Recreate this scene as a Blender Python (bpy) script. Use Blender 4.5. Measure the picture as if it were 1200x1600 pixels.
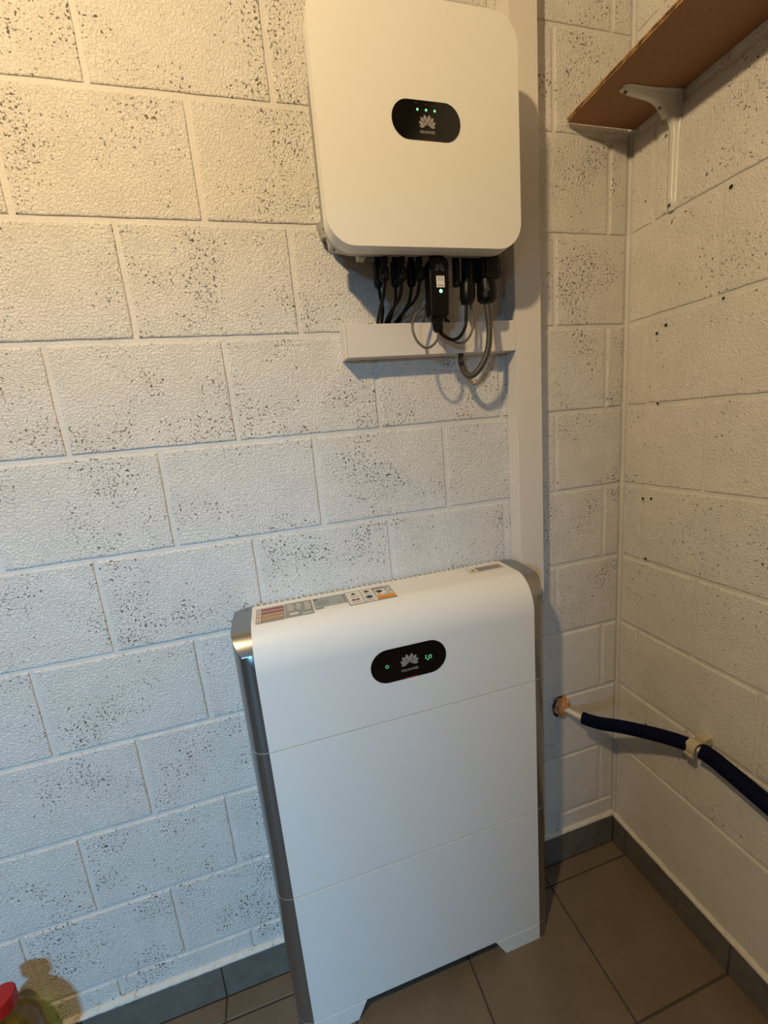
import bpy, bmesh, math, random
from mathutils import Vector, Matrix, noise as mnoise
PI = math.pi
random.seed(7)
scene = bpy.context.scene
for o in list(bpy.data.objects): bpy.data.objects.remove(o)

# ------------------------------------------------------------ camera
CX, CY, CZ = -0.5604, -0.9034, 1.3717
YAW, PITCH, ROLL, FPX = 0.2563, -0.2006, -0.0901, 648.35
fwd = Vector((math.sin(YAW)*math.cos(PITCH), math.cos(YAW)*math.cos(PITCH), math.sin(PITCH)))
rgt = Vector((math.cos(YAW), -math.sin(YAW), 0)); upv = rgt.cross(fwd)
R_ = rgt*math.cos(ROLL) + upv*math.sin(ROLL); U_ = -rgt*math.sin(ROLL) + upv*math.cos(ROLL)
cd = bpy.data.cameras.new('camera'); cam = bpy.data.objects.new('camera', cd)
scene.collection.objects.link(cam)
cam.matrix_world = Matrix(((R_.x, U_.x, -fwd.x, CX), (R_.y, U_.y, -fwd.y, CY), (R_.z, U_.z, -fwd.z, CZ), (0, 0, 0, 1)))
cd.sensor_fit = 'HORIZONTAL'; cd.sensor_width = 36; cd.lens = 36*FPX/1200; cd.clip_start = 0.01
scene.camera = cam

# ------------------------------------------------------------ world, lights, exposure
w = bpy.data.worlds.new('world'); scene.world = w; w.use_nodes = True
w.node_tree.nodes['Background'].inputs[0].default_value = (0.55, 0.75, 1.0, 1)
w.node_tree.nodes['Background'].inputs[1].default_value = 0.3

def lamp(name, kind, loc, energy, color, target=None, **kw):
    d = bpy.data.lights.new(name, kind); d.energy = energy; d.color = color
    for k, v in kw.items(): setattr(d, k, v)
    o = bpy.data.objects.new(name, d); scene.collection.objects.link(o); o.location = loc
    if target: o.rotation_euler = (Vector(target)-Vector(loc)).to_track_quat('-Z', 'Y').to_euler()
    return o
lamp('ceiling_bulb', 'POINT', (-1.06, -1.02, 2.33), 53, (1.0, 0.75, 0.42), shadow_soft_size=0.035)
lamp('window_daylight', 'AREA', (-2.9, -4.3, 2.0), 122, (0.22, 0.60, 1.0), target=(-0.6, 0, 0.9),
     shape='RECTANGLE', size=0.5, size_y=0.4)
scene.view_settings.view_transform = 'Standard'; scene.view_settings.look = 'None'
scene.view_settings.exposure = 0.22; scene.view_settings.gamma = 1.0
scene.view_settings.use_curve_mapping = False

# ------------------------------------------------------------ helpers
def link(o, parent=None):
    scene.collection.objects.link(o)
    if parent is not None: o.parent = parent
    return o
def mesh_obj(name, verts, faces, mats, parent=None, smooth=False, fm=None):
    me = bpy.data.meshes.new(name); me.from_pydata([tuple(v) for v in verts], [], faces)
    if not isinstance(mats, (list, tuple)): mats = [mats]
    for m in mats: me.materials.append(m)
    if fm: me.polygons.foreach_set('material_index', fm)
    if smooth: me.polygons.foreach_set('use_smooth', [True]*len(faces))
    me.update()
    return link(bpy.data.objects.new(name, me), parent)
def bm_obj(name, bm, mats, parent=None, smooth=False, angle=None):
    me = bpy.data.meshes.new(name); bmesh.ops.recalc_face_normals(bm, faces=bm.faces); bm.to_mesh(me); bm.free()
    if not isinstance(mats, (list, tuple)): mats = [mats]
    for m in mats: me.materials.append(m)
    if smooth:
        me.polygons.foreach_set('use_smooth', [True]*len(me.polygons))
        if angle: me.set_sharp_from_angle(angle=math.radians(angle))
    me.update()
    o = bpy.data.objects.new(name, me)
    if smooth and angle:
        md = o.modifiers.new('face_weighted', 'WEIGHTED_NORMAL'); md.keep_sharp = True; md.weight = 100
    return link(o, parent)
def box_bm(x0, x1, y0, y1, z0, z1, bev=0, seg=2, bm=None):
    b2 = bmesh.new()
    bmesh.ops.create_cube(b2, size=1)
    for v in b2.verts:
        v.co = Vector(((x0+x1)/2+v.co.x*(x1-x0), (y0+y1)/2+v.co.y*(y1-y0), (z0+z1)/2+v.co.z*(z1-z0)))
    if bev: bmesh.ops.bevel(b2, geom=b2.edges[:], offset=bev, segments=seg, affect='EDGES', profile=0.5)
    if bm is None: return b2
    me = bpy.data.meshes.new('t'); b2.to_mesh(me); b2.free(); bm.from_mesh(me); bpy.data.meshes.remove(me)
    return bm
def box(name, x0, x1, y0, y1, z0, z1, m, parent=None, bev=0, seg=2):
    return bm_obj(name, box_bm(x0, x1, y0, y1, z0, z1, bev, seg), m, parent, smooth=bev > 0, angle=40)
def empty(name, loc=(0, 0, 0)):
    o = bpy.data.objects.new(name, None); o.empty_display_size = 0.05; link(o); o.location = loc
    return o
def tag(o, label, cat, group=None):
    o['label'] = label; o['category'] = cat
    if group: o['group'] = group
    return o
def structure(o): o['kind'] = 'structure'; return o
def adopt(root, objs=None):
    """children were made in world coordinates: keep them there under a root that is not at the origin"""
    for c in [o for o in bpy.data.objects if o.parent is root]:
        c.matrix_parent_inverse = Matrix.Translation(-root.location)
def catmull(pts, n=10):
    P = [Vector(p) for p in pts]; P = [P[0]*2-P[1]] + P + [P[-1]*2-P[-2]]; out = []
    for i in range(1, len(P)-2):
        for k in range(n):
            t = k/n; a, b, c, d = P[i-1], P[i], P[i+1], P[i+2]
            out.append(0.5*((2*b)+(c-a)*t+(2*a-5*b+4*c-d)*t*t+(3*b-a-3*c+d)*t**3))
    out.append(P[-2]); return out
def tube(name, pts, r, m, parent=None, n=10, seg=12, raw=False):
    path = [Vector(p) for p in pts] if raw else catmull(pts, n)
    rr = r if isinstance(r, (list, tuple)) else [r]*len(path)
    V = []; F = []; prev = None
    for i, p in enumerate(path):
        t = (path[min(i+1, len(path)-1)]-path[max(i-1, 0)]).normalized()
        a = prev if prev is not None else (Vector((0, 0, 1)) if abs(t.z) < .9 else Vector((1, 0, 0)))
        u = (a-t*a.dot(t)).normalized(); v = t.cross(u); prev = u
        for k in range(seg):
            an = 2*PI*k/seg; V.append(p+(u*math.cos(an)+v*math.sin(an))*rr[i])
    for i in range(len(path)-1):
        for k in range(seg):
            a = i*seg+k; b = i*seg+(k+1) % seg; F.append((a, b, b+seg, a+seg))
    F.append(tuple(range(seg))[::-1]); F.append(tuple(range((len(path)-1)*seg, len(path)*seg)))
    o = mesh_obj(name, V, F, m, parent, smooth=True)
    o.data.set_sharp_from_angle(angle=math.radians(50)); return o
def lathe(name, cx, cy, prof, m, parent=None, seg=24, ribs=0, ribamp=0.0, ribz=(0, 0), tilt=(0, 0)):
    """profile = [(radius, z)...] about a vertical axis; ribs = grip flutes between ribz; tilt = dx,dy per metre of drop"""
    V = []; F = []; z0 = prof[0][1]
    for r, z in prof:
        for k in range(seg):
            a = 2*PI*k/seg; rr = r
            if ribs and ribz[0] <= z <= ribz[1]: rr = r + (ribamp if (k % 2) else -ribamp)
            V.append((cx+math.cos(a)*rr+tilt[0]*(z0-z), cy+math.sin(a)*rr+tilt[1]*(z0-z), z))
    n = len(prof)
    for i in range(n-1):
        for k in range(seg):
            a = i*seg+k; b = i*seg+(k+1) % seg; F.append((a, b, b+seg, a+seg))
    F.append(tuple(range(seg))); F.append(tuple(range((n-1)*seg, n*seg)))
    bm = bmesh.new(); vs = [bm.verts.new(v) for v in V]
    for f in F: bm.faces.new([vs[i] for i in f])
    return bm_obj(name, bm, m, parent, smooth=True, angle=35)
def prism(name, outline, axis, a0, a1, m, parent=None, bev=0, seg=2, smooth=False):
    """outline in the two other axes (x,z for axis y; y,z for axis x; x,y for axis z), extruded a0..a1"""
    bm = bmesh.new()
    def co(p, a):
        if axis == 'y': return (p[0], a, p[1])
        if axis == 'x': return (a, p[0], p[1])
        return (p[0], p[1], a)
    A = [bm.verts.new(co(p, a0)) for p in outline]; B = [bm.verts.new(co(p, a1)) for p in outline]
    n = len(outline); f0 = bm.faces.new(A); f1 = bm.faces.new(B[::-1])
    for i in range(n): bm.faces.new((A[i], B[i], B[(i+1) % n], A[(i+1) % n]))
    if bev:
        ee = set(f0.edges) if bev > 0 else set(f0.edges) | set(f1.edges)
        bmesh.ops.bevel(bm, geom=list(ee), offset=abs(bev), segments=seg, affect='EDGES', profile=0.5)
    return bm_obj(name, bm, m, parent, smooth=smooth or bool(bev), angle=40)
def rrect(x0, x1, z0, z1, r, n=8):
    out = []
    for cx, cz, a in ((x1-r, z1-r, 0), (x0+r, z1-r, 90), (x0+r, z0+r, 180), (x1-r, z0+r, 270)):
        for k in range(n+1):
            t = math.radians(a+90*k/n); out.append((cx+r*math.cos(t), cz+r*math.sin(t)))
    return out
def text(name, s, size, loc, m, parent, width=None, bold=0.0, rot=(PI/2, 0, 0)):
    c = bpy.data.curves.new('t', 'FONT'); c.body = s; c.size = size; c.align_x = 'CENTER'; c.align_y = 'CENTER'
    c.offset = bold; c.extrude = 0.0001
    o = bpy.data.objects.new('t', c); scene.collection.objects.link(o)
    dg = bpy.context.evaluated_depsgraph_get(); me = bpy.data.meshes.new_from_object(o.evaluated_get(dg))
    bpy.data.objects.remove(o); bpy.data.curves.remove(c)
    xs = [v.co.x for v in me.vertices]; wd = max(xs)-min(xs)
    Mx = Matrix.Translation(loc) @ Matrix.Rotation(rot[0], 4, 'X')
    if width: Mx = Mx @ Matrix.Diagonal((width/wd, 1, 1, 1))
    me.transform(Mx); me.materials.clear(); me.materials.append(m)
    ob = bpy.data.objects.new(name, me); me.name = name
    return link(ob, parent)

# ------------------------------------------------------------ materials
def mat(name, col, rough=0.5, metal=0.0, emit=None, es=0.0, spec=None, coat=None):
    m = bpy.data.materials.new(name); m.use_nodes = True; b = m.node_tree.nodes['Principled BSDF']
    b.inputs['Base Color'].default_value = (*col, 1); b.inputs['Roughness'].default_value = rough
    b.inputs['Metallic'].default_value = metal
    if spec is not None: b.inputs['Specular IOR Level'].default_value = spec
    if emit: b.inputs['Emission Color'].default_value = (*emit, 1); b.inputs['Emission Strength'].default_value = es
    return m
class N:
    def __init__(s, m): s.t = m.node_tree; s.b = s.t.nodes['Principled BSDF']
    def new(s, k, **kw):
        n = s.t.nodes.new(k)
        for a, v in kw.items(): setattr(n, a, v)
        return n
    def pos(s): 
        if not hasattr(s, '_p'): s._p = s.new('ShaderNodeNewGeometry')
        return s._p.outputs['Position']
    def link(s, a, b): s.t.links.new(a, b)
    def noise(s, scale, detail=2, rough=.5, dist=0, vec=None):
        n = s.new('ShaderNodeTexNoise'); n.inputs['Scale'].default_value = scale; n.inputs['Detail'].default_value = detail
        n.inputs['Roughness'].default_value = rough; n.inputs['Distortion'].default_value = dist
        s.link(vec or s.pos(), n.inputs['Vector']); return n.outputs['Fac']
    def math(s, op, a, b=None, c=None, clamp=False):
        n = s.new('ShaderNodeMath', operation=op); n.use_clamp = clamp
        for i, v in enumerate((a, b, c)):
            if v is None: continue
            if isinstance(v, (int, float)): n.inputs[i].default_value = v
            else: s.link(v, n.inputs[i])
        return n.outputs[0]
    def ramp(s, v, a, b, oa=0, ob=1):
        n = s.new('ShaderNodeMapRange'); n.interpolation_type = 'SMOOTHSTEP'
        s.link(v, n.inputs[0])
        for i, x in enumerate((a, b, oa, ob)):
            if isinstance(x, (int, float)): n.inputs[1+i].default_value = x
            else: s.link(x, n.inputs[1+i])
        return n.outputs[0]
    def mix(s, f, a, b):
        n = s.new('ShaderNodeMix', data_type='RGBA')
        if isinstance(f, (int, float)): n.inputs[0].default_value = f
        else: s.link(f, n.inputs[0])
        for i, v in ((6, a), (7, b)):
            if isinstance(v, tuple): n.inputs[i].default_value = (*v, 1)
            else: s.link(v, n.inputs[i])
        return n.outputs[2]
    def bump(s, h, strength=1, dist=0.001, normal=None):
        n = s.new('ShaderNodeBump'); n.inputs['Strength'].default_value = strength; n.inputs['Distance'].default_value = dist
        s.link(h, n.inputs['Height'])
        if normal: s.link(normal, n.inputs['Normal'])
        s.link(n.outputs[0], s.b.inputs['Normal']); return n.outputs[0]

PAINT = (0.80, 0.765, 0.72)
def paint_mat(name, stucco=1.0, pits=1.0, tone=1.0):
    P_ = tuple(c*tone for c in PAINT)
    m = mat(name, P_, 0.5, spec=0.35); n = N(m)
    big = n.noise(14, 3, .6)
    st = n.noise(240, 2.5, .6, .35)                      # worm-like ridges of thick paint over coarse block
    st = n.ramp(st, .34, .66)
    fine = n.noise(560, 2, .5)
    h = n.math('ADD', n.math('MULTIPLY', st, stucco), n.math('MULTIPLY', fine, .25*stucco))
    h = n.math('ADD', h, n.math('MULTIPLY', big, .8))
    col = n.mix(n.ramp(big, .3, .7), P_, tuple(c*.93 for c in P_))
    if pits:
        cl = n.noise(7.5, 3, .6, .3)
        th = n.ramp(cl, .36, .66, .295, .295+.125*pits)  # where the cluster noise is high, more holes stay open
        pn = n.noise(190, 3, .6, .4)
        pit = n.ramp(n.math('SUBTRACT', th, pn), .0, .022)
        col = n.mix(n.math('MULTIPLY', pit, .9), col, (0.085, 0.065, 0.05))
        h = n.math('SUBTRACT', h, n.math('MULTIPLY', pit, 2.0))
    n.link(col, n.b.inputs['Base Color'])
    n.bump(h, 1.0, 0.0012)
    return m
M = {}
M['block'] = paint_mat('painted_block', 1.0, 1.0)
M['block_smooth'] = paint_mat('painted_block_smooth', .25, 0, .93)
M['block_right'] = paint_mat('painted_block_finer', .8, .62)
M['block_fine'] = paint_mat('painted_block_fine', .55, 0, .97)
M['mortar'] = paint_mat('painted_mortar', .30, 0, .90)
M['white'] = mat('white_cover', (0.83, 0.815, 0.785), 0.42)
M['white_i'] = mat('white_inverter_cover', (0.83, 0.81, 0.77), 0.42)
for k in ('white', 'white_i'):
    n = N(M[k]); n.bump(n.noise(900, 2), .25, .0002)
M['silver'] = mat('satin_silver', (0.34, 0.345, 0.35), 0.28, 0.92)
M['greycase'] = mat('grey_casting', (0.42, 0.41, 0.39), 0.45, 0.35)
M['edge'] = mat('bright_edge', (0.85, 0.85, 0.85), 0.25, 0.6)
M['dark'] = mat('dark_gap', (0.02, 0.02, 0.02), 0.8)
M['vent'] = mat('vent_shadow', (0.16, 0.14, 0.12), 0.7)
M['glass'] = mat('black_display', (0.004, 0.003, 0.003), 0.12)
M['logo'] = mat('grey_print', (0.30, 0.28, 0.27), 0.5)
M['logo_dim'] = mat('dim_print', (0.07, 0.07, 0.07), 0.4)
M['red'] = mat('red_glow_strip', (0.25, 0.01, 0.01), 0.4)
M['led'] = mat('green_light', (0.1, 0.6, 0.2), 0.4, emit=(0.25, 1.0, 0.42), es=0.8)
M['ledb'] = mat('green_status_lamp', (0.1, 0.6, 0.2), 0.4, emit=(0.12, 1.0, 0.3), es=7.0)
M['black'] = mat('black_plastic', (0.0035, 0.0032, 0.003), 0.36, spec=.2)
M['blackc'] = mat('black_cable', (0.0035, 0.0035, 0.0035), 0.4, spec=.2)
M['greyc'] = mat('grey_cable', (0.12, 0.11, 0.10), 0.45)
M['greyc2'] = mat('dark_grey_cable', (0.055, 0.048, 0.043), 0.45)
M['duct'] = mat('duct_plastic', (0.74, 0.69, 0.65), 0.38)
M['print_paper'] = mat('label_paper', (0.74, 0.73, 0.70), 0.5)
M['pipe'] = mat('white_pipe', (0.70, 0.65, 0.55), 0.4)
M['foam'] = mat('navy_insulation', (0.0015, 0.003, 0.020), 0.85, spec=.15)
n = N(M['foam']); n.bump(n.noise(300, 2), .4, .0006)
M['clip'] = mat('beige_clip', (0.52, 0.45, 0.33), 0.45)
M['bracket'] = mat('bracket_enamel', (0.72, 0.70, 0.64), 0.28)
M['hole'] = mat('hole_dark', (0.03, 0.02, 0.015), 0.9)
M['screw'] = mat('screw_head', (0.18, 0.14, 0.10), 0.4, 0.6)
m = mat('shelf_board', (0.30, 0.145, 0.065), 0.7); n = N(m)
c = n.mix(n.ramp(n.noise(500, 3, .7), .35, .65), (0.36, 0.185, 0.09), (0.27, 0.13, 0.06)); n.link(c, n.b.inputs['Base Color'])
n.bump(n.noise(600, 2), .3, .0004); M['shelf'] = m
m = mat('shelf_edge', (0.5, 0.3, 0.13), 0.75); n = N(m)
c = n.mix(n.ramp(n.noise(60, 4, .7), .45, .6), (0.42, 0.24, 0.10), (0.17, 0.085, 0.035)); n.link(c, n.b.inputs['Base Color'])
n.bump(n.noise(200, 3), .6, .001); M['shelf_edge'] = m
m = mat('floor_tile', (0.3, 0.24, 0.18), 0.55); n = N(m)
a = n.ramp(n.noise(5, 4, .6), .3, .7); b = n.ramp(n.noise(450, 2, .6), .3, .7)
c = n.mix(a, (0.155, 0.118, 0.082), (0.205, 0.158, 0.112)); c = n.mix(n.math('MULTIPLY', b, .35), c, (0.12, 0.09, 0.062))
st = n.ramp(n.noise(26, 5, .7), .70, .78); c = n.mix(n.math('MULTIPLY', st, .5), c, (0.6, 0.56, 0.5))
n.link(c, n.b.inputs['Base Color']); n.bump(n.noise(350, 2), .3, .0005); M['tile'] = m
m = mat('skirting_tile', (0.19, 0.18, 0.165), 0.42); n = N(m)
c = n.mix(n.ramp(n.noise(30, 4, .6), .3, .7), (0.155, 0.148, 0.128), (0.12, 0.112, 0.096)); n.link(c, n.b.inputs['Base Color'])
n.bump(n.noise(300, 2), .2, .0004); M['skirt'] = m
M['grout'] = mat('grout', (0.07, 0.058, 0.045), 0.9)
m = mat('sealant', (0.62, 0.58, 0.50), 0.6); n = N(m)
c = n.mix(n.ramp(n.noise(60, 4, .7), .55, .75), (0.70, 0.66, 0.59), (0.42, 0.36, 0.27)); n.link(c, n.b.inputs['Base Color'])
n.bump(n.noise(160, 3), .8, .002); M['seal'] = m
m = mat('torn_block_clay', (0.5, 0.25, 0.1), 0.9); n = N(m)
c = n.mix(n.ramp(n.noise(160, 3, .6), .35, .62), (0.80, 0.36, 0.12), (0.58, 0.30, 0.15)); n.link(c, n.b.inputs['Base Color'])
n.bump(n.noise(300, 3), 1, .002); M['clay'] = m
M['plain'] = mat('plain_paint', (0.08, 0.068, 0.055), 0.8)
M['ceil'] = mat('ceiling_paint', (0.13, 0.115, 0.095), 0.8)

# ------------------------------------------------------------ room shell
XR = 0.346; XL = -2.7; YF = -2.6; ZC = 2.75
Z0, PZ, LB = 0.168, 0.2, 0.3007          # block courses (measured from the skirting)
back = structure(box('wall_back', XL-.1, XR+.1, 0.0032, 0.2, -0.05, ZC+.05, M['mortar']))
right = structure(box('wall_right', XR+0.0032, XR+.2, YF-.1, 0.0032, -0.05, ZC+.05, M['mortar']))
left = structure(box('wall_left', XL-.1, XL, YF-.1, 0.0032, -.05, ZC+.05, M['plain']))
ceil = structure(box('ceiling', XL-.1, XR+.2, YF-.1, .2, ZC, ZC+.1, M['ceil']))
# front wall (behind the camera) with the window where the daylight comes from
DX0, DX1, WZ0, WZ1 = -2.5, -1.76, 0.55, 1.86
bm = box_bm(XL-.1, DX0, YF-.1, YF, -.05, ZC+.05); box_bm(DX1, XR+.2, YF-.1, YF, -.05, ZC+.05, bm=bm)
box_bm(DX0, DX1, YF-.1, YF, WZ1, ZC+.05, bm=bm); box_bm(DX0, DX1, YF-.1, YF, -.05, WZ0, bm=bm)
structure(bm_obj('wall_front', bm, M['plain']))
bm = box_bm(DX0, DX0+.05, YF-.09, YF-.03, WZ0, WZ1); box_bm(DX1-.05, DX1, YF-.09, YF-.03, WZ0, WZ1, bm=bm)
box_bm(DX0, DX1, YF-.09, YF-.03, WZ0, WZ0+.05, bm=bm); box_bm(DX0, DX1, YF-.09, YF-.03, WZ1-.05, WZ1, bm=bm)
structure(bm_obj('window_1', bm, M['duct']))

def block(name, a0, a1, b0, b1, m, parent, face, seed):
    """one masonry block face: a (along wall) x b (height); joint edges slightly ragged, arris worn"""
    rnd = random.Random(seed); nb = []
    def edge(p, q, n):
        return [(p[0]+(q[0]-p[0])*i/n, p[1]+(q[1]-p[1])*i/n) for i in range(n)]
    L = a1-a0; H = b1-b0; na = max(2, int(L/.022)); nh = max(2, int(H/.022))
    ring = edge((a0, b0), (a1, b0), na)+edge((a1, b0), (a1, b1), nh)+edge((a1, b1), (a0, b1), na)+edge((a0, b1), (a0, b0), nh)
    ca, cb = (a0+a1)/2, (b0+b1)/2; dz = rnd.uniform(-.0006, .0006)
    V = []
    def put(a, b, d):
        V.append((a, d, b) if face == 'y' else (XR+d, a, b))
    n = len(ring); rim = []
    for (a, b) in ring:
        j = .0013*mnoise.noise(Vector((a*45+seed, b*45, 3.1)))+.0007*mnoise.noise(Vector((a*11, b*11+seed, 7)))
        sa = -1 if a > ca else 1; sb = -1 if b > cb else 1
        ea = abs(a-a0) < 1e-6 or abs(a-a1) < 1e-6; eb = abs(b-b0) < 1e-6 or abs(b-b1) < 1e-6
        rim.append((a+(sa*j if ea else 0), b+(sb*j if eb else 0), sa, sb, ea, eb))
    for off, d in ((0, .0034), (.0004, .0014), (.0018, .0003+dz*.5), (.0042, dz)):
        for (a, b, sa, sb, ea, eb) in rim:
            k = 1.35 if (ea and eb) and off > .001 else 1
            fx = off*k if (ea or abs(a-(a0 if sa > 0 else a1)) < off) else 0
            fz = off*k if (eb or abs(b-(b0 if sb > 0 else b1)) < off) else 0
            put(a+sa*fx, b+sb*fz, d)
    F = []
    for r in range(3):
        for i in range(n):
            p, q = r*n+i, r*n+(i+1) % n
            F.append((p, q, q+n, p+n) if face == 'y' else (p, p+n, q+n, q))
    top = tuple(range(3*n, 4*n)); F.append(top if face == 'y' else top[::-1])
    return mesh_obj(name, V, F, m, parent, smooth=False)

J = 0.0048   # half joint
def joint_z(k): return Z0+k*PZ
sd = 0
for k in range(0, 14):                                  # back wall; course k lies below joint k
    zt = min(joint_z(k)-J, ZC); zb = max(joint_z(k-1)+J, 0.09) if k else 0.09
    if k == 13: zt = ZC
    if zt-zb < .01: continue
    ph = .138 if k % 2 == 0 else .288
    edges = [XR-.004]+[ph-i*LB for i in range(0, 10)]
    for a, b in zip(edges, edges[1:]):
        if a-b < .03: continue
        sd += 1
        a1 = a-(J if a < XR-.01 else 0.004)
        block('block', b+J+random.uniform(-.0008, .0008), a1, zb, zt+random.uniform(-.0007, .0007), M['block_fine'] if (k <= 3 and b > -.02) else M['block'], back, 'y', sd)
for k in range(1, 14):
    zt = joint_z(k)-J; zb = joint_z(k-1)+J if k > 1 else 0.085
    if k == 13: zt = ZC
    ph = -.217 if k % 2 == 0 else -.066
    edges = [-.005]+[ph-i*LB for i in range(0, 8)]
    if k <= 1: edges = [-.005, -.62, -1.12, -1.62, -2.12, -2.59]
    for a, b in zip(edges, edges[1:]):
        if a-b < .03: continue
        sd += 1
        a1 = a-(J if a < -.01 else .004)
        block('block', b+J+random.uniform(-.0008, .0008), a1, zb, zt+random.uniform(-.0007, .0007),
              M['block_smooth'] if k <= 1 else M['block_right'], right, 'x', sd)
# painted-over corner fillet
V = []; F = []
nz = 90
for i in range(nz+1):
    z = .1+(ZC-.1)*i/nz; r = .0050+.003*mnoise.noise(Vector((3, 7, z*9)))
    for t in range(5):
        an = PI/2*t/4
        V.append((XR+.002-r*(1-math.sin(an)), .002-r*(1-math.cos(an)), z))
for i in range(nz):
    for t in range(4): a = i*5+t; F.append((a, a+1, a+6, a+5))
o = mesh_obj('paint_fillet', V, F, M['mortar'], back, smooth=True)

# drilled holes in the right wall
def drill(y, z, r=.0036):
    bm = bmesh.new(); n = 14
    R0 = [bm.verts.new((XR-.0009, y+math.cos(2*PI*i/n)*r*1.45*(1+.15*math.sin(i*2.3+y*99)), z+math.sin(2*PI*i/n)*r*1.45)) for i in range(n)]
    R1 = [bm.verts.new((XR-.0014, y+math.cos(2*PI*i/n)*r, z+math.sin(2*PI*i/n)*r)) for i in range(n)]
    R2 = [bm.verts.new((XR-.0008, y+math.cos(2*PI*i/n)*r*.8, z+math.sin(2*PI*i/n)*r*.8)) for i in range(n)]
    for i in range(n):
        j = (i+1) % n
        f = bm.faces.new((R0[i], R1[i], R1[j], R0[j])); f.material_index = 1
        bm.faces.new((R1[i], R2[i], R2[j], R1[j]))
    bm.faces.new(R2)
    bm_obj('drill_hole', bm, [M['hole'], M['block_smooth']], right)
for y, z, r in ((-.2354, 1.756, .004), (-.2355, 1.5614, .003), (-.1121, 1.5414, .004), (-.0899, 1.5286, .0038), (-.0993, 1.3701, .0035),
                (-.0685, 1.1347, .0038), (-.0926, 1.1381, .0035), (-.0829, .9772, .004), (-.105, .5, .003), (-.046, 1.823, .0018)):
    drill(y, z, r)

# ------------------------------------------------------------ floor and skirting
floor = structure(box('floor', XL-.1, XR+.1, YF-.1, .1, -.12, -.0022, M['grout']))
TX, TY, TP, G = .0665, -.0568, .3048, .0022
bmt = box_bm(-TP/2+G, TP/2-G, -TP/2+G, TP/2-G, -.008, 0, .0012, 1)
tm = bpy.data.meshes.new('tile'); bmt.to_mesh(tm); bmt.free(); tm.materials.append(M['tile'])
for i in range(-9, 1):
    for j in range(-8, 0):
        o = bpy.data.objects.new('tile', tm); link(o, floor); o.location = (TX+(i+.5)*TP, TY+(j+.5)*TP, random.uniform(-.0003, .0003))
for i in range(-9, 2):                                   # cut pieces along the two walls
    x0 = TX+i*TP+G; x1 = min(TX+(i+1)*TP-G, XR-.009)
    if x1-x0 > .01: box('tile', x0, x1, TY+G, -.009, -.008, 0, M['tile'], floor, .0012, 1)
# tiles beyond x=TX reach the right wall (cut)
for j in range(-8, 0):
    box('tile', TX+G, XR-.0095, TY+j*TP+G, TY+(j+1)*TP-G, -.008, 0, M['tile'], floor, .0012, 1)
SH = .102
bb = structure(box('baseboard_back', XL, XR-.001, -.006, .002, 0, SH-.003, M['grout']))
xs = [XR-.010]+[TX-i*TP for i in range(0, 10)]
for a, b in zip(xs, xs[1:]):
    box('tile', b+.0015, a-.0015, -.0095, -.003, .002, SH+random.uniform(-.001, .001), M['skirt'], bb, .0012, 1)
br = structure(box('baseboard_right', XR-.006, XR+.002, YF, -.006, 0, SH-.003, M['grout']))
ys = [-.010]+[TY-i*TP for i in range(0, 9)]
for a, b in zip(ys, ys[1:]):
    box('tile', XR-.0095, XR-.003, b+.0015, a-.0015, .002, SH-.006+random.uniform(-.001, .001), M['skirt'], br, .0012, 1)
def bead(parent, face, a0, a1, zt, seed):
    V = []; F = []; n = int(abs(a1-a0)/.006)
    for i in range(n+1):
        a = a0+(a1-a0)*i/n; q = mnoise.noise(Vector((a*38, seed, 0))); q2 = mnoise.noise(Vector((a*90, seed, 5))); q3 = mnoise.noise(Vector((a*9, seed, 9)))
        top = zt+.009+.0045*q+.002*q2+.004*q3; th = .0100+.0012*q2
        for d, z in ((0.001, top), (-.003-.002*abs(q2), top-.0008), (-th, zt+.0028+.0016*q), (-th-.0004, zt-.0012+.0016*q2), (-.004, zt-.002)):
            V.append((a, d, z) if face == 'y' else (XR+d, a, z))
    for i in range(n):
        for t in range(4): p = i*5+t; F.append((p, p+1, p+6, p+5))
    return mesh_obj('sealant_bead', V, F, M['seal'], parent, smooth=True)
bead(bb, 'y', -2.69, XR-.003, SH, 2); bead(br, 'x', -2.59, -.003, SH-.005, 8)

# ------------------------------------------------------------ inverter on the wall
XI, YI, ZI, HW = -0.2323, -0.149, 1.8585, 0.1825
inv = empty('wall_inverter', (XI, 0, ZI-HW))
tag(inv, 'square off-white wall-mounted inverter with rounded corners and a black oval display', 'inverter')
prism('front_cover', rrect(XI-HW, XI+HW, ZI-HW, ZI+HW, .046, 12), 'y', YI, YI+.034, M['white_i'], inv, bev=.007, seg=5)
prism('cover_rim', rrect(XI-HW+.0015, XI+HW-.0015, ZI-HW+.001, ZI+HW-.001, .046, 12), 'y', YI+.034, YI+.046, M['greycase'], inv)
bm = bmesh.new()
o = prism('rear_casing', rrect(XI-HW+.018, XI+HW-.018, ZI-HW+.034, ZI+HW-.02, .03, 8), 'y', YI+.046, -.022, M['greycase'], inv)
for s in (-1, 1):
    for i in range(7):
        y = YI+.056+i*.010
        box('cooling_fin', min(XI+s*(HW-.019), XI+s*(HW-.012)), max(XI+s*(HW-.019), XI+s*(HW-.012)), y, y+.003, ZI-HW+.075, ZI+HW-.06, M['greycase'], inv)
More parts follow.
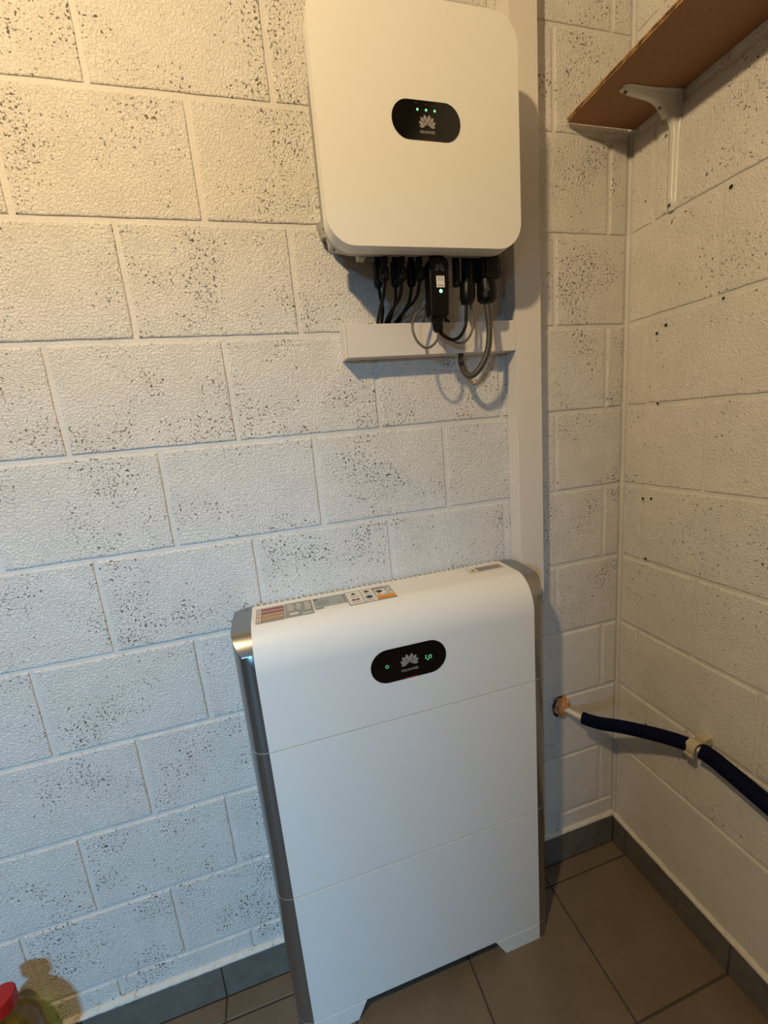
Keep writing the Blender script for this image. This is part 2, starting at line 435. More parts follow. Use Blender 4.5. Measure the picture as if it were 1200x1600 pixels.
# corner lugs with a round knob at the lower left, as under the real case
for s in (-1, 1):
    x = XI+s*(HW-.028)
    box('corner_lug', x-.016, x+.016, YI+.046, YI+.085, ZI-HW+.018, ZI-HW+.052, M['greycase'], inv, .005, 3)
    lathe('lug_knob', x+.001*s, YI+.062, [(.0085, ZI-HW+.019), (.0085, ZI-HW+.0165), (.007, ZI-HW+.0165)], M['black'], inv, 20)
    lathe('lug_button', x+.001*s, YI+.062, [(.0062, ZI-HW+.018), (.0062, ZI-HW+.0155), (.005, ZI-HW+.015)], M['duct'], inv, 20)
box('mounting_bracket', XI-HW+.016, XI+HW-.016, -.022, -.0005, ZI-.10, ZI+.13, M['greycase'], inv, .002)
prism('bracket_hook', [(XI-HW+.004, ZI-HW+.086), (XI-HW+.02, ZI-HW+.092), (XI-HW+.02, ZI-HW+.062), (XI-HW+.010, ZI-HW+.060)], 'y', -.03, -.012, M['greycase'], inv)
box('dc_switch', -.353, -.338, -.095, -.07, 1.678, 1.712, M['greycase'], inv, .002)
box('connector_plate', XI-.105, XI+.165, -.122, -.052, ZI-HW+.024, ZI-HW+.036, M['black'], inv, .003)

def petal(bm, cx, cz, y, ang, r0, r1, wd, s):
    a = math.radians(ang); u = Vector((math.sin(a), math.cos(a))); v = Vector((u.y, -u.x)); pts = []
    n = 9
    for side in (1, -1):
        rng = range(n+1) if side == 1 else range(n-1, 0, -1)
        for i in rng:
            t = i/n; ww = wd*(math.sin(PI*min(1, t**1.35))**.8)*.5 if 0 < t < 1 else 0
            p = u*(r0+(r1-r0)*t)+v*ww*side
            pts.append(bm.verts.new((cx+p.x*s, y, cz+p.y*s)))
    bm.faces.new(pts)
def logo(parent, cx, cz, y, s, m):
    bm = bmesh.new()
    for ang, r0, r1, wd in ((13, .10, 1.0, .33), (38, .12, .97, .33), (63, .15, .88, .28), (87, .2, .74, .20)):
        for sg in (-1, 1):
            petal(bm, cx+sg*.035*s, cz-.38*s, y, sg*ang, r0, r1, wd, s)
    bm_obj('petal_logo', bm, m, parent)
def oval(name, cx, cz, wd, h, y, parent):
    return prism(name, rrect(cx-wd/2, cx+wd/2, cz-h/2, cz+h/2, h/2-.0001, 14), 'y', y-.0009, y+.002, M['glass'], parent, bev=.0004, seg=1)
def ring(name, cx, cz, y, r, t, m, parent, a0=0, a1=360):
    bm = bmesh.new(); n = 20; vs = []
    for i in range(n+1):
        a = math.radians(a0+(a1-a0)*i/n); vs.append((bm.verts.new((cx+math.cos(a)*(r-t), y, cz+math.sin(a)*(r-t))), bm.verts.new((cx+math.cos(a)*r, y, cz+math.sin(a)*r))))
    for p, q in zip(vs, vs[1:]): bm.faces.new((p[0], p[1], q[1], q[0]))
    return bm_obj(name, bm, m, parent)
def disc(name, cx, cz, y, r, m, parent):
    bm = bmesh.new(); bm.faces.new([bm.verts.new((cx+math.cos(2*PI*i/16)*r, y, cz+math.sin(2*PI*i/16)*r)) for i in range(16)])
    return bm_obj(name, bm, m, parent)

OX, OZ = -.2277, 1.8685
dp = oval('display_panel', OX, OZ, .1235, .0575, YI, inv)
yp = YI-.0012
logo(dp, OX+.0005, OZ-.0025, yp, .0185, M['logo'])
text('lettering', 'HUAWEI', .0062, (OX, yp, OZ-.0172), M['logo'], dp, width=.0265, bold=.0001)
for i, x in enumerate((-.2435, -.2280, -.2125)):
    disc('status_led', x, 1.8835, yp, .0020, M['led'], dp)
# little symbols above the three lights: wave, flag, signal fan
ring('symbol', -.2455, 1.8915, yp, .0016, .0005, M['logo_dim'], dp, 0, 180); 
bm = bmesh.new(); bm.faces.new([bm.verts.new(v) for v in ((-.2292, yp, 1.8928), (-.2262, yp, 1.8915), (-.2292, yp, 1.8902))]); bm_obj('symbol', bm, M['red'], dp)
ring('symbol', -.2125, 1.8900, yp, .0020, .0006, M['logo_dim'], dp, 45, 135)
box('accent_line', OX-.010, OX+.010, yp-.0001, yp+.0003, OZ-.0284, OZ-.0277, M['red'], dp)
adopt(inv)

# ------------------------------------------------------------ cable trunking
vt = tag(empty('cable_trunking', (.034, 0, .93)), 'tall off-white vertical cable trunking between inverter and corner', 'trunking', 'white cable trunking')
box('channel', .003, .0655, -.041, 0, .925, 2.745, M['duct'], vt, .0008, 1)
box('lid', .0018, .0668, -.0445, -.0345, .925, 2.744, M['duct'], vt, .0014, 2)
adopt(vt)
ht = tag(empty('cable_trunking', (-.19, 0, 1.513)), 'short off-white horizontal cable trunking below the inverter', 'trunking', 'white cable trunking')
box('channel', -.381, .0012, -.041, 0, 1.5145, 1.5755, M['duct'], ht, .0008, 1)
box('lid', -.3795, .0014, -.0445, -.036, 1.5133, 1.5765, M['duct'], ht, .0014, 2)
box('end_cap', -.3845, -.3795, -.0455, 0, 1.5125, 1.5772, M['duct'], ht, .0012, 2)
adopt(ht)

# ------------------------------------------------------------ connectors and cables below the inverter
ZT = 1.706
def mc4(x0, y0, x1, z_end, pathpts, label, front):
    t = empty('solar_cable', (x0, y0, z_end)); tag(t, label, 'cable', 'solar cables plugged into the inverter')
    tl = ((x1-x0)/(ZT-z_end), 0)
    if front:
        pr = [(.0060, ZT), (.0060, 1.690), (.0052, 1.688), (.0052, 1.682), (.0066, 1.680), (.0066, 1.666), (.0050, 1.664), (.0050, 1.661), (.0086, 1.659), (.0090, 1.650), (.0088, 1.641), (.0070, z_end+.0015), (.0050, z_end)]
        lathe('connector', x0, y0, pr, M['black'], t, 24, 12, .0006, (1.640, 1.660), tl)
    else:
        pr = [(.0070, ZT), (.0070, 1.694), (.0058, 1.690), (.0058, 1.682), (.0082, 1.679), (.0088, 1.660), (.0088, 1.648), (.0080, 1.640), (.0066, z_end+.001), (.0045, z_end)]
        lathe('connector', x0, y0, pr, M['black'], t, 24, 12, .0004, (1.645, 1.681), tl)
    tube('cable', pathpts, .0034, M['blackc'], t, 8, 10)
    adopt(t)
TT = 1.570
mc4(-.3095, -.070, -.313, 1.634, [(-.3125, -.070, 1.637), (-.309, -.066, 1.618), (-.302, -.050, 1.600), (-.300, -.026, 1.580), (-.299, -.022, TT)], 'black solar cable, rear one of the leftmost pair under the inverter', False)
mc4(-.3045, -.100, -.309, 1.636, [(-.308, -.100, 1.638), (-.3095, -.088, 1.615), (-.3105, -.055, 1.595), (-.308, -.028, 1.583), (-.308, -.024, TT)], 'black solar cable, front one of the leftmost pair under the inverter', True)
mc4(-.275, -.070, -.278, 1.635, [(-.278, -.070, 1.638), (-.278, -.062, 1.612), (-.281, -.044, 1.596), (-.2825, -.020, 1.582), (-.2825, -.016, TT)], 'black solar cable, rear one of the middle pair under the inverter', False)
mc4(-.271, -.100, -.275, 1.636, [(-.275, -.100, 1.638), (-.277, -.085, 1.612), (-.287, -.052, 1.594), (-.291, -.030, 1.582), (-.291, -.026, TT)], 'black solar cable, front one of the middle pair under the inverter', True)
mc4(-.2415, -.070, -.245, 1.636, [(-.245, -.070, 1.638), (-.249, -.062, 1.612), (-.259, -.046, 1.594), (-.262, -.028, 1.582), (-.262, -.024, TT)], 'black solar cable, rear one of the right pair beside the dongle', False)
mc4(-.237, -.100, -.239, 1.637, [(-.239, -.100, 1.639), (-.243, -.085, 1.612), (-.260, -.055, 1.594), (-.269, -.030, 1.582), (-.270, -.026, TT)], 'black solar cable, front one of the right pair beside the dongle', True)

# network dongle with status lamp
dg = empty('network_dongle', (-.206, -.108, 1.57)); tag(dg, 'black plug-in dongle with white sticker and glowing green light hanging under inverter', 'dongle')
def tapered(name, pts, y0, y1, bev, m, parent): return prism(name, pts, 'y', y0, y1, m, parent, bev=bev, seg=3)
prism('body', [(-.2265, 1.5745), (-.2235, 1.5695), (-.1930, 1.5695), (-.1890, 1.5745), (-.1845, 1.664), (-.1875, 1.671), (-.1925, 1.674), (-.2170, 1.674), (-.2215, 1.671), (-.2245, 1.664)], 'y', -.1165, -.090, M['black'], dg, bev=.003, seg=3)
box('plug', -.2165, -.1925, -.112, -.092, 1.670, ZT, M['black'], dg, .003)
lathe('gland', -.2085, -.103, [(.0125, 1.572), (.0130, 1.567), (.0130, 1.563), (.0112, 1.561), (.0112, 1.552), (.0095, 1.546), (.005, 1.543)], M['black'], dg, 6)
prism('side_flag', [(-.190, 1.577), (-.1795, 1.563), (-.190, 1.564)], 'y', -.098, -.094, M['black'], dg)
yd = -.1168
logo(dg, -.2045, 1.655, yd, .0125, M['logo_dim'])
st = box('sticker', -.2125, -.1960, yd-.0003, yd+.0002, 1.6205, 1.6405, M['print_paper'], dg)
for i, zz in enumerate((1.6385, 1.6355, 1.6330, 1.6250, 1.6230)): box('print_line', -.2105, -.198, yd-.0006, yd-.0002, zz-.0004, zz+.0004, M['logo'], st)
disc('status_led', -.2045, 1.6140, yd-.0003, .0030, M['ledb'], dg)
tube('cable_loop', [(-.2080, -.103, 1.545), (-.2150, -.110, 1.529), (-.2280, -.113, 1.517), (-.2420, -.112, 1.515), (-.2560, -.109, 1.528), (-.2620, -.105, 1.549), (-.2560, -.097, 1.570), (-.2400, -.088, 1.587), (-.2250, -.078, 1.596), (-.215, -.060, 1.605), (-.212, -.045, 1.590), (-.212, -.030, 1.572)], .0024, M['greyc'], dg)
adopt(dg)

# blind cap, communication connector, power connector
cp = tag(empty('sealing_cap', (-.158, -.09, 1.63)), 'slim black cylindrical sealing cap just right of the dongle', 'cap')
lathe('cap_body', -.1570, -.09, [(.0088, ZT), (.0088, 1.690), (.0076, 1.687), (.0076, 1.642), (.0082, 1.640), (.0082, 1.634), (.0070, 1.630)], M['black'], cp, 24, tilt=(-.01, 0))
tube('cap_hinge', [(-.1635, -.099, 1.700), (-.1640, -.0995, 1.67), (-.1645, -.0985, 1.637)], .0012, M['black'], cp, 4, 8); adopt(cp)
cc = tag(empty('signal_connector', (-.134, -.09, 1.595)), 'black signal connector with thin black and grey cables, second from right under inverter', 'connector')
lathe('connector', -.1310, -.09, [(.0150, ZT), (.0150, 1.686), (.0128, 1.684), (.0122, 1.640), (.0135, 1.638), (.0150, 1.632), (.0155, 1.618), (.0150, 1.608), (.0120, 1.599), (.0080, 1.597)], M['black'], cc, 24, tilt=(-.05, 0))
tube('black_cable', [(-.1395, -.092, 1.600), (-.1418, -.092, 1.575), (-.1440, -.092, 1.556), (-.1580, -.094, 1.5365), (-.1767, -.098, 1.5300), (-.1945, -.101, 1.5360), (-.2040, -.103, 1.5425)], .0032, M['blackc'], cc)
tube('grey_cable', [(-.1270, -.085, 1.601), (-.1225, -.083, 1.573), (-.1250, -.083, 1.549), (-.1390, -.085, 1.5310), (-.1586, -.088, 1.5250), (-.1811, -.093, 1.5330), (-.1950, -.098, 1.541), (-.2000, -.101, 1.5435)], .0026, M['greyc'], cc)
adopt(cc)
ac = tag(empty('power_cable', (-.092, -.09, 1.60)), 'thick grey power cable looping from the rightmost black plug into trunking', 'cable')
bm = box_bm(-.113, -.0705, -.108, -.070, 1.640, ZT, .006, 3); cb = bm_obj('plug_body', bm, M['black'], ac, True, 40)
box('plug_latch', -.0725, -.0640, -.100, -.080, 1.645, 1.682, M['black'], ac, .0025)
box('plug_ridge', -.104, -.078, -.1105, -.106, 1.640, 1.676, M['black'], ac, .002)
lathe('plug_nut', -.0922, -.09, [(.0190, 1.645), (.0195, 1.636), (.0195, 1.618), (.0200, 1.614), (.0195, 1.606), (.0150, 1.601), (.0080, 1.600)], M['black'], ac, 24, 12, .0005, (1.612, 1.640))
tube('cable', [(-.0930, -.090, 1.605), (-.0915, -.090, 1.582), (-.0895, -.090, 1.557), (-.0905, -.090, 1.530), (-.0950, -.088, 1.505), (-.1045, -.084, 1.483), (-.1175, -.077, 1.466), (-.1270, -.068, 1.462), (-.1325, -.058, 1.470), (-.1330, -.047, 1.485), (-.1290, -.034, 1.500), (-.1250, -.028, 1.5128)], .0062, M['greyc2'], ac, 8, 14)
adopt(ac)

# ------------------------------------------------------------ battery cabinet
XW0, XW1, YB, YR, TZ = -.6385, -.0405, -.156, -.007, 1.018
XS0, XS1 = -.6765, -.0030
bat = tag(empty('battery_cabinet', (-.339, -.08, 0)), 'tall white floor-standing home battery cabinet with silver rounded sides', 'battery')
def front_profile(n=14):                                 # (y, z) from where the face starts to bend to the flat top
    out = []
    for i in range(n+1):
        t = PI/2*i/n; out.append((YB+.062*(1-math.cos(t)), .936+(TZ-.936)*math.sin(t)))
    return out
FP = front_profile()
def prof_z(y):
    if y >= FP[-1][0]: return TZ
    c = 1-(y-YB)/.062; c = max(-1, min(1, c)); return .936+(TZ-.936)*math.sin(math.acos(c))
def plan(side, n=9):                                     # plan outline of a silver side: (x, y) front to back
    xw, xs = (XW0, XS0) if side < 0 else (XW1, XS1); W = abs(xs-xw); out = []
    for i in range(n+1):
        t = PI/2*i/n; out.append((xw+side*W*math.sin(t)**.9, YB+.0015+.044*(1-math.cos(t))))
    for i in range(1, n+1):
        t = PI/2*i/n; out.append((xw+side*W*(math.cos(t)**.8 if i < n else 0), YR-.030+.030*math.sin(t)))
    return out
def side_trim(side, z0, z1, top, parent):
    pl = plan(side); xw = XW0 if side < 0 else XW1; bm = bmesh.new(); cols = []
    # densify along y at the front so the top bend is smooth
    pts = []
    for p, q in zip(pl, pl[1:]):
        for k in range(3): pts.append((p[0]+(q[0]-p[0])*k/3, p[1]+(q[1]-p[1])*k/3))
    pts.append(pl[-1])
    g = .0
    zt = [(prof_z(y)-.0012 if top else z1) for x, y in pts]
    A = [bm.verts.new((x, y, z0)) for x, y in pts]; B = [bm.verts.new((x, y, t)) for (x, y), t in zip(pts, zt)]
    for i in range(len(pts)-1): bm.faces.new((A[i], A[i+1], B[i+1], B[i]))
    C = [bm.verts.new((xw, y, t)) for (x, y), t in zip(pts, zt)]
    for i in range(len(pts)-1):
        vs = [B[i], B[i+1], C[i+1], C[i]]
        u = []
        for v in vs:
            if all((v.co-w_.co).length > 1e-6 for w_ in u): u.append(v)
        if len(u) >= 3: bm.faces.new(u)
    D = [bm.verts.new((xw, y, z0)) for (x, y) in pts]
    for i in range(len(pts)-1):
        vs = [A[i], A[i+1], D[i+1], D[i]]; u = []
        for v in vs:
            if all((v.co-w_.co).length > 1e-6 for w_ in u): u.append(v)
        if len(u) >= 3: bm.faces.new(u)
    bmesh.ops.remove_doubles(bm, verts=bm.verts, dist=1e-6)
    o = bm_obj('side_trim', bm, M['silver'], parent, True, 38); return o
def seam_ring(side, z, parent):                          # the pale ledge that shows at each joint of the silver side
    pl = plan(side); k = .0004
    o = prism('seam_ledge', [(x-side*k*0, y) for x, y in pl], 'z', z-.0016, z-.0002, M['edge'], parent); return o

def module(name, z0, z1, top=False):
    if not top:
        o = box(name, XW0, XW1, YB, YR, z0, z1, M['white'], bat, .0010, 2)
    else:
        pts = [(YR-.006, z0), (YB, z0)]+FP+[(YR-.006, TZ)]
        o = prism(name, pts, 'x', XW0, XW1, M['white'], bat, bev=-.0012, seg=2)
    for s in (-1, 1):
        side_trim(s, z0, z1, top, o)
        if z0 > .02: seam_ring(s, z0, o)
    return o
module('battery_module', .0512, .4092); module('battery_module', .4112, .7692)
cm = module('control_module', .7712, TZ, True)
cm['label'] = 'curved white top module with display and stickers'
box('inner_core', XW0+.003, XW1-.003, YB+.003, YR-.002, .045, .94, M['dark'], bat)
for nm, pts, sd_ in (('foot', [(XW0, .0002), (-.5375, .0002), (-.5135, .0495), (XW0, .0495)], -1), ('foot', [(-.1420, .0002), (XW1, .0002), (XW1, .0495), (-.1700, .0495)], 1)):
    f = prism(nm, pts, 'y', YB, YR, M['white'], bat, bev=.0008, seg=1)
    side_trim(sd_, .0002, .0495, False, f)
# display
BX, BZ = -.3395, .8945
dp = oval('display_panel', BX, BZ, .1645, .0735, YB, bat); yp = YB-.0012
logo(dp, BX+.0005, BZ+.0035, yp, .0245, M['logo'])
text('lettering', 'HUAWEI', .0078, (BX, yp, BZ-.0175), M['logo'], dp, width=.036, bold=.0001)
ring('status_ring', -.3875, .8945, yp, .0034, .0007, M['led'], dp)
ring('status_ring', -.2935, .8955, yp, .0038, .0008, M['led'], dp)
box('status_bar', -.3035, -.3018, yp-.0001, yp, .8975, .9000, M['led'], dp)
box('status_bar', -.3040, -.3022, yp-.0001, yp, .8925, .8955, M['led'], dp)
box('status_bar', -.3005, -.2975, yp-.0001, yp, .8890, .8908, M['led'], dp)
bm = bmesh.new(); bm.faces.new([bm.verts.new(v) for v in ((BX-.019, yp, BZ-.0362), (BX-.004, yp, BZ-.0336), (BX+.012, yp, BZ-.0336), (BX+.019, yp, BZ-.0362))])
bm_obj('accent_line', bm, M['red'], dp)
# vent comb along the rear top edge
cb = bmesh.new(); x = XW0+.006
while x < XW1-.006:
    box_bm(x, x+.0030, YR-.008, YR+.004, TZ-.010, TZ-.0002, bm=cb); x += .0125
bm_obj('vent_comb', cb, M['white'], bat)
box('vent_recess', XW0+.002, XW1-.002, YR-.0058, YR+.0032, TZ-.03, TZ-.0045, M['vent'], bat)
# stickers on the top
def sticker(name, x0, x1, y0, y1, base, items, label=None):
    """flat printed label lying on the top face; items = (x0,x1,y0,y1,material index), in fractions of the label"""
    cols = [base, M['s_dark'], M['s_red'], M['s_cream'], M['s_orange'], M['s_grey'], M['s_blue'], M['s_white'], M['s_tan']]
    V = []; F = []; fm = []
    def q(a, b, c, d, z, k):
        i = len(V); V.extend([(a, c, z), (b, c, z), (b, d, z), (a, d, z)]); F.append((i, i+1, i+2, i+3)); fm.append(k)
    z = TZ+.00025; q(x0, x1, y0, y1, z, 0)
    L = x1-x0; D = y1-y0
    for it in items:
        if it[0] == 'p':                                 # polygon / disc: ('p', cx, cy, r, sides, k, rot)
            _, cx, cy, r, ns, k, rot = it; i = len(V); z2 = TZ+.0005
            for s in range(ns):
                a = rot+2*PI*s/ns; V.append((x0+cx*L+math.cos(a)*r, y0+cy*D+math.sin(a)*r, z2))
            F.append(tuple(range(i, i+ns))); fm.append(k)
        else:
            a, b, c, d, k = it; q(x0+a*L, x0+b*L, y0+c*D, y0+d*D, TZ+.0004+.00004*k, k)
    return mesh_obj(name, V, F, cols, cm, fm=fm)
M['s_dark'] = mat('ink_dark', (.035, .03, .03), .6); M['s_red'] = mat('ink_maroon', (.30, .12, .12), .6)
M['s_cream'] = mat('ink_cream', (.66, .56, .50), .6); M['s_orange'] = mat('ink_orange', (.72, .30, .03), .5)
M['s_grey'] = mat('ink_grey', (.25, .25, .25), .6); M['s_blue'] = mat('ink_blue', (.10, .14, .26), .6)
M['s_white'] = mat('ink_white', (.74, .73, .70), .6); M['s_tan'] = mat('ink_tan', (.42, .27, .15), .6)
M['lab_grey'] = mat('label_silver', (.30, .30, .29), .55); M['lab_bg'] = mat('label_bluegrey', (.38, .41, .43), .55)
fr = lambda: [(0, 1, 0, .02, 1), (0, 1, .98, 1, 1), (0, .012, 0, 1, 1), (.988, 1, 0, 1, 1)]
it = fr()+[(.18, .195, 0, 1, 1)]
for i, k in enumerate((8, 8, 2, 2)):                     # warning rows from bottom to top
    it += [(.20, .98, .05+i*.235, .24+i*.235, k), (.20, .98, .235+i*.235, .262+i*.235, 7), ('p', .095, .14+i*.235, .0030, 3, 1, PI/2)]
    it += [(.24, .24+.5*random.Random(i).uniform(.7, 1.3), .11+i*.235, .14+i*.235, 1)]
sticker('warning_label', -.6295, -.5730, -.1045, -.0330, M['s_cream'], it)
it = []
r = random.Random(4)
for i in range(5):
    it += [(.08+.0*i, .08+r.uniform(.2, .3), .45+i*.10, .50+i*.10, 7), (.42, .42+r.uniform(.12, .2), .45+i*.10, .50+i*.10, 7), (.72, .72+r.uniform(.15, .25), .35+i*.12, .41+i*.12, 7)]
it += [(.15, .45, .12, .26, 7), (.60, .95, .05, .12, 7), (.0, 1, .97, 1, 5)]
sticker('instruction_label', -.5715, -.5145, -.1035, -.0335, M['lab_grey'], it)
it = [(.0, 1, .90, .93, 5), (.03, .14, .80, .95, 1)]
for i in range(4): it += [(.05, .05+r.uniform(.3, .45), .62-i*.13, .66-i*.13, 5)]
it += [('p', .58, .40, .0022, 6, 5, 0), ('p', .70, .42, .0022, 6, 5, 0), ('p', .82, .45, .0022, 6, 5, 0), ('p', .78, .18, .0034, 10, 5, 0), ('p', .66, .16, .002, 6, 5, 0), (.92, .97, .1, .9, 5)]
sticker('rating_label', -.5120, -.4415, -.0850, -.0335, M['lab_bg'], it)
sticker('rating_tab', -.5115, -.4930, -.0925, -.0850, M['lab_bg'], [(.1, .9, .2, .8, 5)])
it = fr()+[(.325, .335, 0, 1, 1), (.60, .615, 0, 1, 1), (.60, 1, .02, .30, 4), (.60, .86, .86, .93, 1), (.85, .865, .62, .93, 1),
           ('p', .17, .78, .0075, 3, 1, PI/2), ('p', .17, .77, .0035, 3, 7, PI/2), ('p', .12, .34, .0048, 12, 2, 0), ('p', .21, .34, .0048, 12, 2, 0), ('p', .12, .34, .002, 8, 7, 0), ('p', .21, .34, .002, 8, 7, 0),
           ('p', .46, .80, .0065, 14, 2, 0), ('p', .46, .80, .0030, 8, 7, 0), ('p', .46, .36, .0085, 16, 6, 0), ('p', .46, .36, .0035, 10, 7, 0),
           (.08, .26, .16, .19, 5), (.08, .26, .55, .58, 5), (.37, .55, .12, .15, 5), (.37, .55, .60, .63, 5), ('p', .72, .66, .0085, 12, 5, 0), ('p', .72, .60, .0050, 12, 7, 0), (.65, .72, .36, .48, 4), (.88, .97, .50, .90, 5), (.90, .95, .55, .8, 7), (.78, .96, .36, .40, 5), (.62, .85, .12, .16, 8)]
sticker('symbol_label', -.4410, -.3380, -.1040, -.0330, M['s_white'], it)
it = fr()+[(.25, .95, .15, .85, 5), (.70, .92, .30, .75, 8), ('p', .13, .45, .0090, 3, 4, PI/2), ('p', .13, .45, .0045, 3, 1, PI/2)]
sticker('caution_label', -.1410, -.0520, -.0590, -.0270, M['s_white'], it)
adopt(bat)

# ------------------------------------------------------------ shelf and bracket
ZS = 1.985; XE = .163
sh = tag(empty('wall_shelf', (.25, -.8, ZS)), 'brown particleboard shelf with chipped edge high on the right wall', 'shelf')
nseg = 110; V = []; F = []; rnd = random.Random(3)
ya = [-.010-1.6*i/nseg for i in range(nseg+1)]
prof = [(0, 0), (.0, .0032), (.0028, .0038), (.0028, .0048), (.0004, .0052), (.0004, .0088)]
for y in ya:
    ch = max(0, mnoise.noise(Vector((y*30, 2, 0)))-.25)*.012; c2 = max(0, mnoise.noise(Vector((y*55, 9, 4)))-.3)*.008
    for j, (dx, dz) in enumerate(prof):
        cc_ = ch*.3 if j in (2, 3) else (c2 if j in (0, 1) else ch*.5)
        V.append((XE+dx+cc_, y, ZS+dz))
    V.append((XR-.0005, y, ZS+.0088)); V.append((XR-.0005, y, ZS))
k = 8; fm = []
for i in range(nseg):
    for j in range(k):
        a = i*k+j; b = i*k+(j+1) % k; F.append((a, a+k, b+k, b)); fm.append(1 if j <= 4 else 0)
F.append(tuple(range(k))); F.append(tuple(range(nseg*k, nseg*k+k))[::-1]); fm += [1, 1]
mesh_obj('board', V, F, [M['shelf'], M['shelf_edge']], sh, fm=fm)
bmf = bmesh.new(); bmf.from_mesh(bpy.data.objects['board'].data); bmesh.ops.recalc_face_normals(bmf, faces=bmf.faces); bmf.to_mesh(bpy.data.objects['board'].data); bmf.free()
adopt(sh)
bk = tag(empty('shelf_bracket', (XR, -.112, 1.78)), 'white pressed-steel bracket under the brown shelf', 'bracket')
YK = -.112; n = 40; V = []; F = []
x_tip, z_tip = .207, 1.772
for i in range(n+1):
    t = i/n
    arm = XR-.0005-x_tip; leg = ZS-z_tip; tot = arm+leg; s = t*tot
    if s < arm: ox, oz, nx, nz_ = x_tip+s, ZS-.0005, 0, -1; dcor = arm-s; endd = s
    else: ox, oz, nx, nz_ = XR-.0005, ZS-(s-arm), -1, 0; dcor = s-arm; endd = tot-s
    g = .030*math.exp(-(dcor/.030)**1.6)
    dep = .0035+.0045*min(1, endd/.02)+.002*math.exp(-dcor/.05)
    # diagonal offset near the corner makes the gusset
    ix = ox+nx*dep; iz = oz+nz_*dep
    dep += .004*max(0, 1-dcor/.10)
    if dcor < .075:
        f = (1-dcor/.075)**2*.026; ix += -f if nx == 0 else 0
        if nx == 0: iz -= f
        else: ix -= f
    if nx == 0: iz -= .012*max(0, 1-dcor/.125)
    else: ix -= .012*max(0, 1-dcor/.055)
    w2 = .0118+.0065*math.exp(-(dcor/.05)**2); w2 *= min(1, .55+endd/.010*.45)
    for dy, q in ((-w2, 0), (-w2, .10), (-w2*.72, .22), (-w2*.5, .92), (-w2*.2, 1.0), (w2*.2, 1.0), (w2*.5, .92), (w2*.72, .22), (w2, .10), (w2, 0)):
        V.append((ox+(ix-ox)*q, YK+dy, oz+(iz-oz)*q))
for i in range(n):
    for j in range(9): a = i*10+j; F.append((a, a+1, a+11, a+10))
F.append(tuple(range(10))); F.append(tuple(range(n*10, n*10+10)))
bm = bmesh.new(); vs = [bm.verts.new(v) for v in V]
for f in F: bm.faces.new([vs[i] for i in f])
bm_obj('pressed_arm', bm, M['bracket'], bk, True, 60)
def screw(x, y, z, nrm, parent):
    bm = bmesh.new(); bmesh.ops.create_cone(bm, cap_ends=True, segments=14, radius1=.0036, radius2=.0026, depth=.002)
    Rm = Vector((0, 0, 1)).rotation_difference(Vector(nrm)).to_matrix().to_4x4()
    bm.transform(Matrix.Translation((x, y, z)) @ Rm); return bm_obj('screw', bm, M['screw'], parent)
screw(x_tip+.010, YK, ZS-.0085, (0, 0, -1), bk); screw(.304, YK, ZS-.0275, (-.4, 0, -1), bk)
screw(.3145, YK, ZS-.052, (-1, 0, -.3), bk); screw(XR-.0085, YK, z_tip+.011, (-1, 0, 0), bk)
adopt(bk)

# ------------------------------------------------------------ insulated pipe
pp = tag(empty('insulated_pipe', (.15, 0, .537)), 'white pipe in navy foam sleeve, curving from hole to right wall', 'pipe')
path = [(.152, .004, .5370), (.166, -.025, .5330), (.182, -.050, .5290), (.203, -.086, .5330), (.2265, -.125, .5460), (.252, -.165, .5560), (.2825, -.214, .5650), (.305, -.255, .5690), (.3190, -.292, .5660), (.3215, -.335, .5600), (.3220, -.420, .5475), (.3225, -.60, .520), (.323, -.95, .480)]
P = catmull(path, 8)
tube('inner_pipe', P, .0085, M['pipe'], pp, raw=True, seg=14)
i0 = 16; ic = next(i for i, p in enumerate(P) if p.y < -.262)
tube('foam_sleeve', P[i0:ic+1], .0165, M['foam'], pp, raw=True, seg=20)
tube('foam_sleeve', P[ic+3:], .0185, M['foam'], pp, raw=True, seg=20)
adopt(pp)
cl = tag(empty('pipe_clip', (XR, -.278, .57)), 'small beige pipe clip on the right wall holding the navy pipe', 'clip')
pc = P[ic+1]
bm = bmesh.new(); n = 16; rows = []
for s in range(n+1):
    a = math.radians(-20+230*s/n); r = .0185
    rows.append([bm.verts.new((pc.x-.003+math.cos(a)*rr*.9, pc.y+dy, pc.z+math.sin(a)*rr)) for rr, dy in ((r, -.010), (r, .012), (r+.0022, .012), (r+.0022, -.010))])
for p, q in zip(rows, rows[1:]):
    for j in range(4): bm.faces.new((p[j], p[(j+1) % 4], q[(j+1) % 4], q[j]))
bm.faces.new(rows[0]); bm.faces.new(rows[-1][::-1])
bm_obj('clip_ring', bm, M['clip'], cl, True, 40)
box('clip_base', pc.x+.010, XR-.0003, pc.y-.012, pc.y+.012, pc.z+.006, pc.z+.026, M['clip'], cl, .002)
box('clip_lip', pc.x-.024, pc.x-.016, pc.y-.010, pc.y+.012, pc.z-.014, pc.z-.008, M['clip'], cl, .001)
adopt(cl)
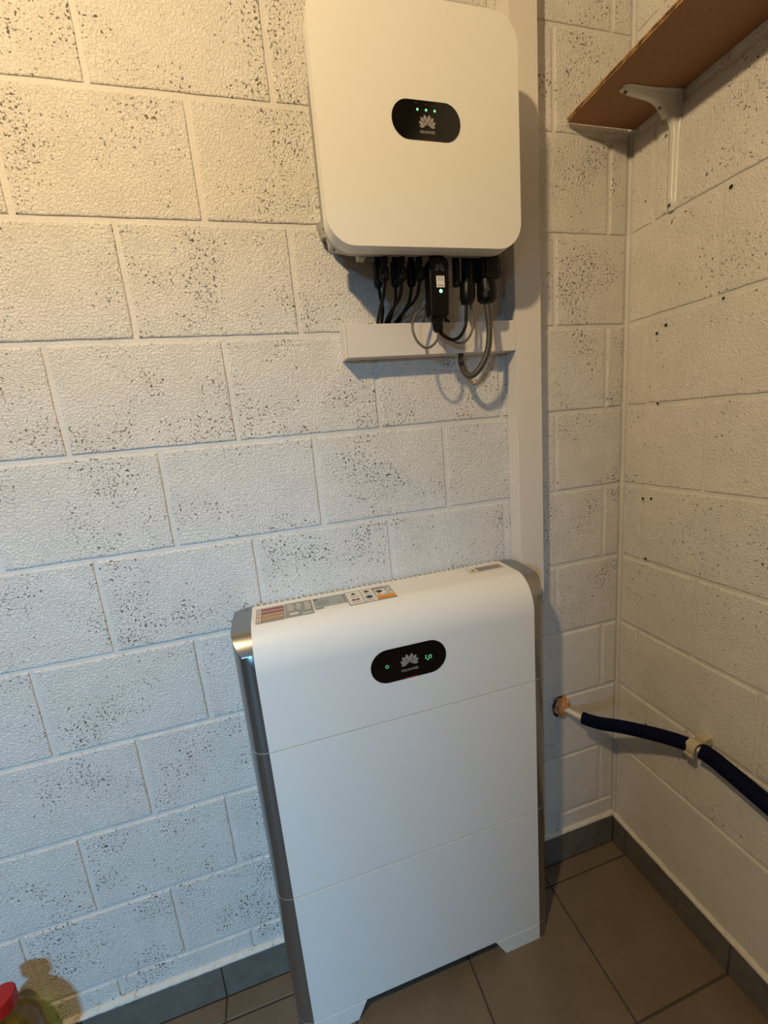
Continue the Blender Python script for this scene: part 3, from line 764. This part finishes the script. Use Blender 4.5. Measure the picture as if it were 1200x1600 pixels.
# torn hole in the block around the pipe
bm = bmesh.new(); bmesh.ops.create_icosphere(bm, subdivisions=4, radius=1)
for v in bm.verts:
    d = v.co.normalized(); q = 1+.38*mnoise.noise(d*3.1)+.24*mnoise.noise(d*8)
    v.co = Vector((.1505+d.x*.025*q, .0005+d.y*.015*q, .540+d.z*.031*q))
bm_obj('torn_patch', bm, M['clay'], back, True, 60)
bm = bmesh.new(); rg = []
for i in range(28):
    a = 2*PI*i/28; q = 1+.12*mnoise.noise(Vector((math.cos(a)*2, math.sin(a)*2, 1)))
    rg.append(bm.verts.new((.1455+math.cos(a)*.0245*q, -.0012, .5405+math.sin(a)*.033*q)))
bm.faces.new(rg); bm_obj('torn_rim', bm, M['hole'], back)

# ------------------------------------------------------------ oil bottle at the far left
bx, by = -1.232, -.066
m = mat('bottle_glass', (0.93, 0.85, 0.45), 0.03); m.node_tree.nodes['Principled BSDF'].inputs['Transmission Weight'].default_value = 1.0
m.node_tree.nodes['Principled BSDF'].inputs['IOR'].default_value = 1.47; M['bglass'] = m
m = mat('golden_oil', (0.72, 0.47, 0.03), 0.08); m.node_tree.nodes['Principled BSDF'].inputs['Transmission Weight'].default_value = .75
m.node_tree.nodes['Principled BSDF'].inputs['IOR'].default_value = 1.33; M['oil'] = m
M['cap'] = mat('red_cap', (0.42, 0.012, 0.008), 0.4)
bt = tag(empty('oil_bottle', (bx, by, 0)), 'yellow oil bottle with a red screw cap against the wall', 'bottle')
lathe('bottle_body', bx, by, [(.030, .001), (.049, .002), (.052, .010), (.052, .208), (.048, .236), (.034, .261), (.020, .276), (.0175, .284), (.0175, .298), (.012, .300)], M['bglass'], bt, 40)
lathe('oil', bx, by, [(.030, .004), (.048, .005), (.0505, .012), (.0505, .206), (.046, .234), (.033, .256), (.02, .263)], M['oil'], bt, 40)
lathe('screw_cap', bx, by, [(.0235, .288), (.0255, .290), (.0255, .316), (.0235, .319), (.010, .3195)], M['cap'], bt, 40, 20, .0004, (.289, .317))
adopt(bt)
